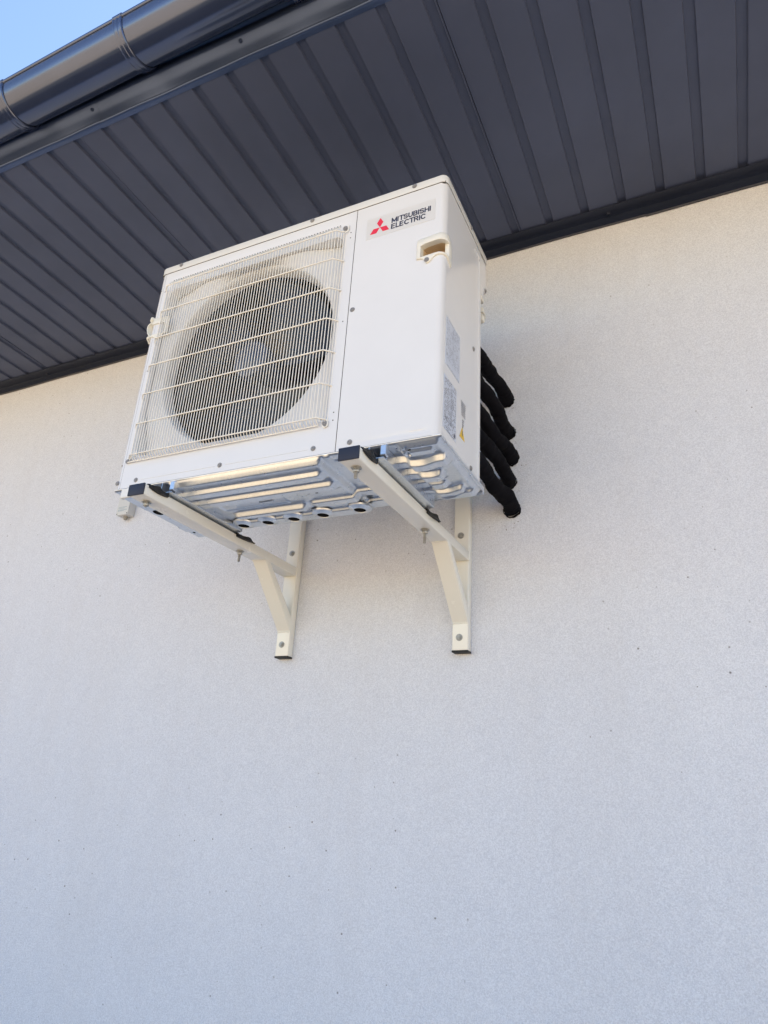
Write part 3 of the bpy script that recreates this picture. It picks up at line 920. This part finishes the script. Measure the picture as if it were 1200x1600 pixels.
# rim returning up to the casing
for line in ([j * n + NX for j in range(NY + 1)], [NY * n + i for i in range(NX + 1)], [i for i in range(NX + 1)], [j * n for j in range(NY + 1)]):
    top = [(vs[a][0], vs[a][1], .006 if vs[a][1] > .1 and vs[a][0] > W - .001 and False else -.0002) for a in line]
    bot = [vs[a] for a in line]; m_ = len(line)
    bp.add(top + bot, [(i, i + 1, m_ + i + 1, m_ + i) for i in range(m_ - 1)], True)
pan = bp.obj("base_pan", GALV, unit, angle=60)
rim = MB(); rim.box(W + .0012, W + .0052, .20, .302, -.010, .004, .0015, 1); rim.box(.70, W + .004, .2985, .3045, -.016, .004, .0015, 1)
rim.obj("pan_rim", GALV, unit, pan)
# drain collars
for x, yc in ((.243, .2725), (.3285, .2715), (.4155, .2705), (.5100, .2695), (.6245, .2675), (.735, .2665)):
    zc = -hfield(x, yc + .004)
    c_ = MB().lathe([(.0330, .006), (.0315, .0015), (.0280, .0000), (.0205, -.0035), (.0182, -.0044), (.0168, -.0042), (.0160, -.0030), (.0158, .004)], (x, yc - .003, zc), (0, 0, 1), 32)
    co = c_.obj("drain_collar", GALV, unit, pan)
    MB().lathe([(.0001, -.0026), (.0160, -.0026)], (x, yc - .003, zc), (0, 0, 1), 24).obj("drain_hole", BLACK, unit, co)
ph = MB()
for x, y in ((.500, .135), (.508, .143), (.545, .132), (.572, .128), (.574, .140), (.268, .142), (.283, .150), (.862, .118), (.880, .117), (.873, .020)):
    z = -hfield(x, y) - .0006
    ph.box(x - .0035, x + .0035, y - .002, y + .002, z, z + .001)
z = -hfield(.39, .165) - .0003
ph.obj("punched_hole", BLACK, unit, pan)["kind"] = 'stuff'
sl = MB(); sl.box(.372, .416, .157, .166, -.0225, -.016, .002, 1); sl.obj("drain_slot", GALV, unit, pan)
ws = MB()
ws.lathe([(.012, 0), (.011, -.003), (.006, -.004), (.0001, -.004)], (.867, .232, -hfield(.867, .232)), (0, 0, 1), 20)
ws.obj("grommet", GALV, unit, pan)
# mounting feet: folded channels that run front to back
def foot(x0, x1, left):
    mb = MB()
    zb = -.0360
    mb.box(x0, x1, -.002, .302, zb, zb + .0022, .0006, 1)
    mb.box(x1 - .0022, x1, .012, .302, zb + .001, -.006, .0006, 1)
    mb.box(x1 - .010, x1 + .004, -.003, .014, -.030, -.004, .002, 1)
    mb.prism_x([(.0, zb + .001), (.302, zb + .001), (.302, -.012), (.0, -.003)], x1 - .040, x1 - .0385)
    return mb.obj("mounting_foot", GALV, unit)
f1 = foot(.052, .214, True); f2 = foot(.722, .822, False)
fh = MB()
for x, y, rx_, ry_ in ((.0745, .101, .0125, .0165), (.068, .262, .004, .004)):
    pts = []
    for i in range(20):
        a = 2 * math.pi * i / 20
        pts.append((x + rx_ * math.cos(a), y + ry_ * math.sin(a), -.0366))
    fh.add(pts, [tuple(range(20))])
fh.obj("slot", BLACK, unit, f1)
cf_ = MB(); cf_.box(.030, .118, -.0012, .012, -.029, -.0006, .002, 1)
cf_.obj("front_foot_plate", LID, unit)

# ================================================================== BRACKETS
def wall_bracket(x0, x1, label, dy=0.0, bolt=(.774, -.0345, .359), bolt_len=(.026, .040)):
    xm = (x0 + x1) / 2
    ZB = -.335
    t = thing("wall_bracket", label, "bracket", (xm, YW, ZB), "brackets carrying the outdoor unit")
    ZA, ZB2 = -.0395, -.0690
    b = MB(); b.box(x0, x1, -.0735, .6375, ZB2, ZA, .0035, 3); b.obj("arm", BRK, t, angle=40)
    p = MB(); p.box(x0 + .001, x1 - .001, .6380, YW - .0005, ZB, .175, .0035, 3); p.obj("post", BRK, t, angle=40)
    # brace: square tube cut flat against arm and post
    br = MB(); prof_ = [(.4570, ZB2 + .001), (.6385, -.2555), (.6385, -.2130), (.4885, ZB2 + .001)]
    bx0_, bx1_ = x0 + .001, x1 - .001; bv = .003
    # rounded long edges
    vs = []
    sec = []
    fr = [(.4570, ZB2 + .001), (.6385, -.2560)]; bk_ = [(.4885, ZB2 + .001), (.6385, -.2100)]
    secs = []
    for i in (0, 1):
        f_, k_ = Vector(fr[i]), Vector(bk_[i]); d = (k_ - f_); L = d.length; d.normalize()
        ring_ = []
        for (cx_, cd_, a0) in ((bx0_ + bv, bv, 180), (bx1_ - bv, bv, 270), (bx1_ - bv, L - bv, 0), (bx0_ + bv, L - bv, 90)):
            for q in range(4):
                a = R(a0 + 30 * q); u = cx_ + bv * math.cos(a); w2 = cd_ + bv * math.sin(a)
                P_ = f_ + d * w2; ring_.append((u, P_.x, P_.y))
        secs.append(ring_)
    n_ = len(secs[0])
    br.add(secs[0] + secs[1], [(i, (i + 1) % n_, n_ + (i + 1) % n_, n_ + i) for i in range(n_)], True)
    br.obj("brace", BRK, t, angle=40)
    # weld beads
    wd = MB()
    rnd = random.Random(int(x0 * 1000))
    for (ya, za) in ((.6368, -.2565), (.4560, ZB2 - .0002)):
        pts = [(x0 + .003 + (x1 - x0 - .006) * i / 12, ya + rnd.uniform(-.0007, .0007), za + rnd.uniform(-.001, .001)) for i in range(13)]
        wd.tube(pts, .0019, 6, radii=[.0014 + rnd.uniform(0, .0008) for _ in pts])
    for xs_ in (x0 + .0005, x1 - .0005):
        pts = [(xs_, .6375, ZB2 + (ZA - ZB2) * i / 6) for i in range(7)]
        wd.tube(pts, .0022, 6)
    wd.obj("weld", BRK, t)
    c_ = MB(); c_.box(x0 - .0006, x1 + .0006, -.0775, -.0732, ZB2 - .0006, ZA + .0006, .0012, 2); c_.obj("end_cap", CAPM, t)
    c_ = MB(); c_.box(x0 + .0004, x1 - .0004, .6376, YW - .001, ZB - .0045, ZB + .001, .001, 1); c_.obj("end_cap", RUBBER, t)
    # wall fixings
    for z in (-.2975, .0135):
        w1 = MB(); cc = (xm - .002, .6375, z)
        w1.lathe([(.0001, .0016), (.0098, .0016), (.0102, .0008), (.0102, -.001)], cc, (0, -1, 0), 24)
        w1.lathe([(.0072, .0012), (.0072, .0050), (.0064, .0062), (.0042, .0062), (.0042, .0040), (.0001, .0040)], cc, (0, -1, 0), 6, False)
        w1.lathe([(.0032, .003), (.0032, .0078), (.0001, .0080)], cc, (0, -1, 0), 12)
        w1.obj("wall_bolt", ZINC, t)
    # rubber mats between arm and foot
    for (ya, yb) in ((-.062, .006), (.300, .392)):
        rm = MB()
        prof2 = []
        nn = 14
        vs = []
        for i in range(nn + 1):
            y = ya + (yb - ya) * i / nn; tt = i / nn
            e_ = .0025 * math.sin(tt * 9 + ya * 30)
            dz = .004 * math.sin(tt * math.pi) if ya < 0 else (.002 - .009 * tt * tt)
            o_ = .005 * math.sin(tt * math.pi) ** .5 if 0 < tt < 1 else 0
            vs += [(x0 + .004, y, ZA - .0002), (x0 + .004, y, ZA + .004), (x1 - .003 + o_, y, ZA + .0045), (x1 + .003 + o_ + e_, y, ZA + .003 + e_), (x1 + .0045 + o_, y, ZA - .006 - dz), (x1 + .0012, y, ZA - .007 - dz), (x1 + .0005, y, ZA - .0005)]
        m_ = 7
        rm.add(vs, [(i * m_ + a, i * m_ + (a + 1) % m_, (i + 1) * m_ + (a + 1) % m_, (i + 1) * m_ + a) for i in range(nn) for a in range(m_)], False)
        rm.add(vs[:m_], [tuple(range(m_))]); rm.add(vs[-m_:], [tuple(reversed(range(m_)))])
        rm.obj("rubber_mat", RUBBER, t)
    # hanging bolts through arm and foot
    bxm, ya, yb = bolt
    for y, ln in ((ya, bolt_len[0]), (yb, bolt_len[1])):
        q = MB(); cc = (bxm, y, ZB2)
        q.lathe([(.0001, -.0008), (.0120, -.0008), (.0124, -.0014), (.0120, -.0022), (.0001, -.0022)], cc, (0, 0, 1), 28)
        q.lathe([(.0080, -.0024), (.0080, -.0042), (.0001, -.0042)], cc, (0, 0, 1), 20)
        q.lathe([(.0074, -.0044), (.0078, -.0052), (.0078, -.0108), (.0072, -.0118), (.0001, -.0118)], cc, (0, 0, 1), 6, False)
        pr_ = [(.0040, -.010)]; h = -.0118
        while h > -ln:
            pr_ += [(.0042, h), (.0036, h - .0008)]; h -= .0016
        pr_ += [(.0030, -ln - .0008), (.0001, -ln - .001)]
        q.lathe(pr_, cc, (0, 0, 1), 14)
        q.obj("hanging_bolt", ZINC, t)
    return t
wall_bracket(.7503, .8003, "cream painted steel bracket on the right, below the blank service panel", bolt=(.7735, -.0350, .3590), bolt_len=(.026, .038))
wall_bracket(.1435, .1945, "cream painted steel bracket on the left, below the lower left corner of the fan guard", bolt=(.1655, -.0320, .3650), bolt_len=(.014, .033))

# ================================================================== INSULATED PIPES
def pipe(label, pts, r0, seed, loc_z):
    rnd = random.Random(seed)
    P = [Vector(p) for p in pts]; fine = []
    m_ = len(P)
    for i in range(m_ - 1):       # Catmull-Rom
        p0, p1, p2, p3 = P[max(i - 1, 0)], P[i], P[i + 1], P[min(i + 2, m_ - 1)]
        for s_ in range(16):
            t = s_ / 16
            fine.append(.5 * ((2 * p1) + (p2 - p0) * t + (2 * p0 - 5 * p1 + 4 * p2 - p3) * t * t + (3 * p1 - p0 - 3 * p2 + p3) * t ** 3))
    fine.append(P[-1])
    rad = []
    ph = rnd.uniform(0, 6)
    for i in range(len(fine)):
        t = i / (len(fine) - 1)
        w_ = r0 * (1 + .05 * math.sin(t * 14 + ph) + .035 * math.sin(t * 33 + ph * 2) + rnd.uniform(-.012, .012))
        w_ *= 1 + .07 * t
        if t > .90: w_ *= 1 + .05 * math.sin((t - .9) * 31)
        rad.append(w_)
    tt = thing("insulated_pipe", label, "pipe", (P[-1].x, YW, P[-1].z), "black insulated pipes behind the unit")
    sl_ = MB().tube(fine, r0, 28, radii=rad)
    nr_ = len(fine) * 28; off_ = Vector((seed * 3.1, 0, 0))
    for i in range(len(sl_.v)):
        if i < nr_: ci = i // 28
        elif i < nr_ + 28: ci = 0
        else: ci = len(fine) - 1
        p = Vector(sl_.v[i]); d = p - fine[ci]
        k1 = mnoise.noise((p + off_) * 24) * .15 + mnoise.noise((p + off_) * 70) * .10
        crease = -.11 * max(0, 1 - abs(((ci / len(fine)) * 7.3 + seed * .37 + .12 * mnoise.noise(p * 30)) % 1 - .5) / .07)
        sl_.v[i] = tuple(fine[ci] + d * (1 + k1 + crease))
    sl_.obj("foam_sleeve", FOAM, tt, angle=60)
    # tape turns
    tp_ = MB()
    for c in (.30, .34, .38):
        pass
    # ragged collar of foam at the wall
    q = MB(); e = P[-1]; vs = []; nn = 30
    for j, (dy, rr) in enumerate(((-.012, .0), (-.006, .0012), (.0, .0005))):
        for k_ in range(nn):
            a = 2 * math.pi * k_ / nn
            r_ = rad[-1] * 1.02 + rr + rnd.uniform(-.0012, .0030)
            vs.append((e.x + r_ * math.cos(a), YW - .001 + dy + rnd.uniform(-.001, .001) * (j < 2), e.z + r_ * math.sin(a)))
    q.add(vs, [(j * nn + k_, j * nn + (k_ + 1) % nn, (j + 1) * nn + (k_ + 1) % nn, (j + 1) * nn + k_) for j in range(2) for k_ in range(nn)], True)
    q.obj("foam_collar", FOAM, tt, angle=60)
    return tt
pr0 = .0205
ylast = YW - .002
def run(za, ze, xe, b1=0.0, b2=0.0):
    return [(.872, .31, za + .020), (.880, .38, za + .014), (.893, .465, za), (.893 + (xe - .893) * .6 + b1, .55, za + (ze - za) * .42 + b2), (xe + b2 * .5, .615, za + (ze - za) * .78 - b1), (xe + .001, ylast, ze)]
pipe("topmost of the five black foam pipes behind the unit", run(.506, .474, .911, -.004, .004), pr0, 1, 0)
pipe("second black foam pipe from the top, entering the wall behind the unit", run(.410, .354, .914, .005, -.003), pr0, 2, 0)
pipe("middle one of the five black foam pipes behind the unit", run(.311, .261, .925, -.005, -.005), pr0, 3, 0)
pipe("fourth black foam pipe from the top, half hidden behind the lowest one", run(.231, .183, .917, .002, .006), pr0, 4, 0)
pipe("lowest of the black foam pipes, thickest and running furthest down to the wall", run(.148, .090, .925, -.006, -.002), .0228, 5, 0)
# crumbs of foam and chipped render round the pipe holes
cr = MB(); rnd = random.Random(11)
for (cx_, cz_) in ((.905, .452), (.912, .338), (.935, .243), (.920, .160), (.915, .060)):
    for _ in range(26):
        a = rnd.uniform(-2.9, -.2); d = .022 + abs(rnd.gauss(0, .009)); s_ = rnd.uniform(.0008, .0024)
        x, z = cx_ + math.cos(a) * d, cz_ + math.sin(a) * d * .9
        vs = [(x + rnd.uniform(-s_, s_), YW - rnd.uniform(-.0005, .0025), z + rnd.uniform(-s_, s_)) for _ in range(4)]
        cr.add(vs, [(0, 1, 2), (0, 2, 3), (0, 3, 1), (1, 3, 2)])
o = cr.obj("render_crumbs", mat("crumb_grey", (.16, .14, .12), .9))
o['kind'] = 'stuff'; o['label'] = "dark crumbs of foam and chipped plaster around the pipe holes"; o['category'] = 'debris'

# ================================================================== SENSOR BOX ON THE WALL
sb = thing("sensor_box", "small pale grey plastic box on the wall below the left end of the unit", "sensor box", (-.672, YW, .255))
b = MB(); b.box(-.704, -.642, .634, YW + .001, .2555, .352, .004, 3); b.obj("box_body", BOXM, sb)
b = MB(); b.box(-.7045, -.6415, .6305, .6345, .2550, .3525, .0018, 2); cover = b.obj("box_cover", BOXM, sb)
b = MB()
for x, z in ((-.700, .2605), (-.6465, .2605)): b.lathe([(.0001, .0008), (.0022, .0008), (.0022, -.001)], (x, .6306, z), (0, -1, 0), 12)
b.obj("cover_screw", BLACK, sb, cover)
b = MB(); rnd = random.Random(4)
for i, z in enumerate((.288, .283, .276, .272)):
    x = -.697
    while x < -.655 - (.01 * (i % 2)):
        wd = rnd.uniform(.002, .006); b.add([(x, .6300, z), (x + wd, .6300, z), (x + wd, .6300, z + .002), (x, .6300, z + .002)], [(0, 1, 2, 3)]); x += wd + .0015
b.obj("print", mat("teal_print", (.20, .34, .42), .5), sb, cover)
b = MB(); b.lathe([(.0095, 0), (.0095, -.006), (.0075, -.007), (.0070, -.013), (.0045, -.015), (.0001, -.015)], (-.671, .652, .2555), (0, 0, 1), 8, False)
b.obj("cable_gland", GLAND, sb)
bpy.context.view_layer.update()
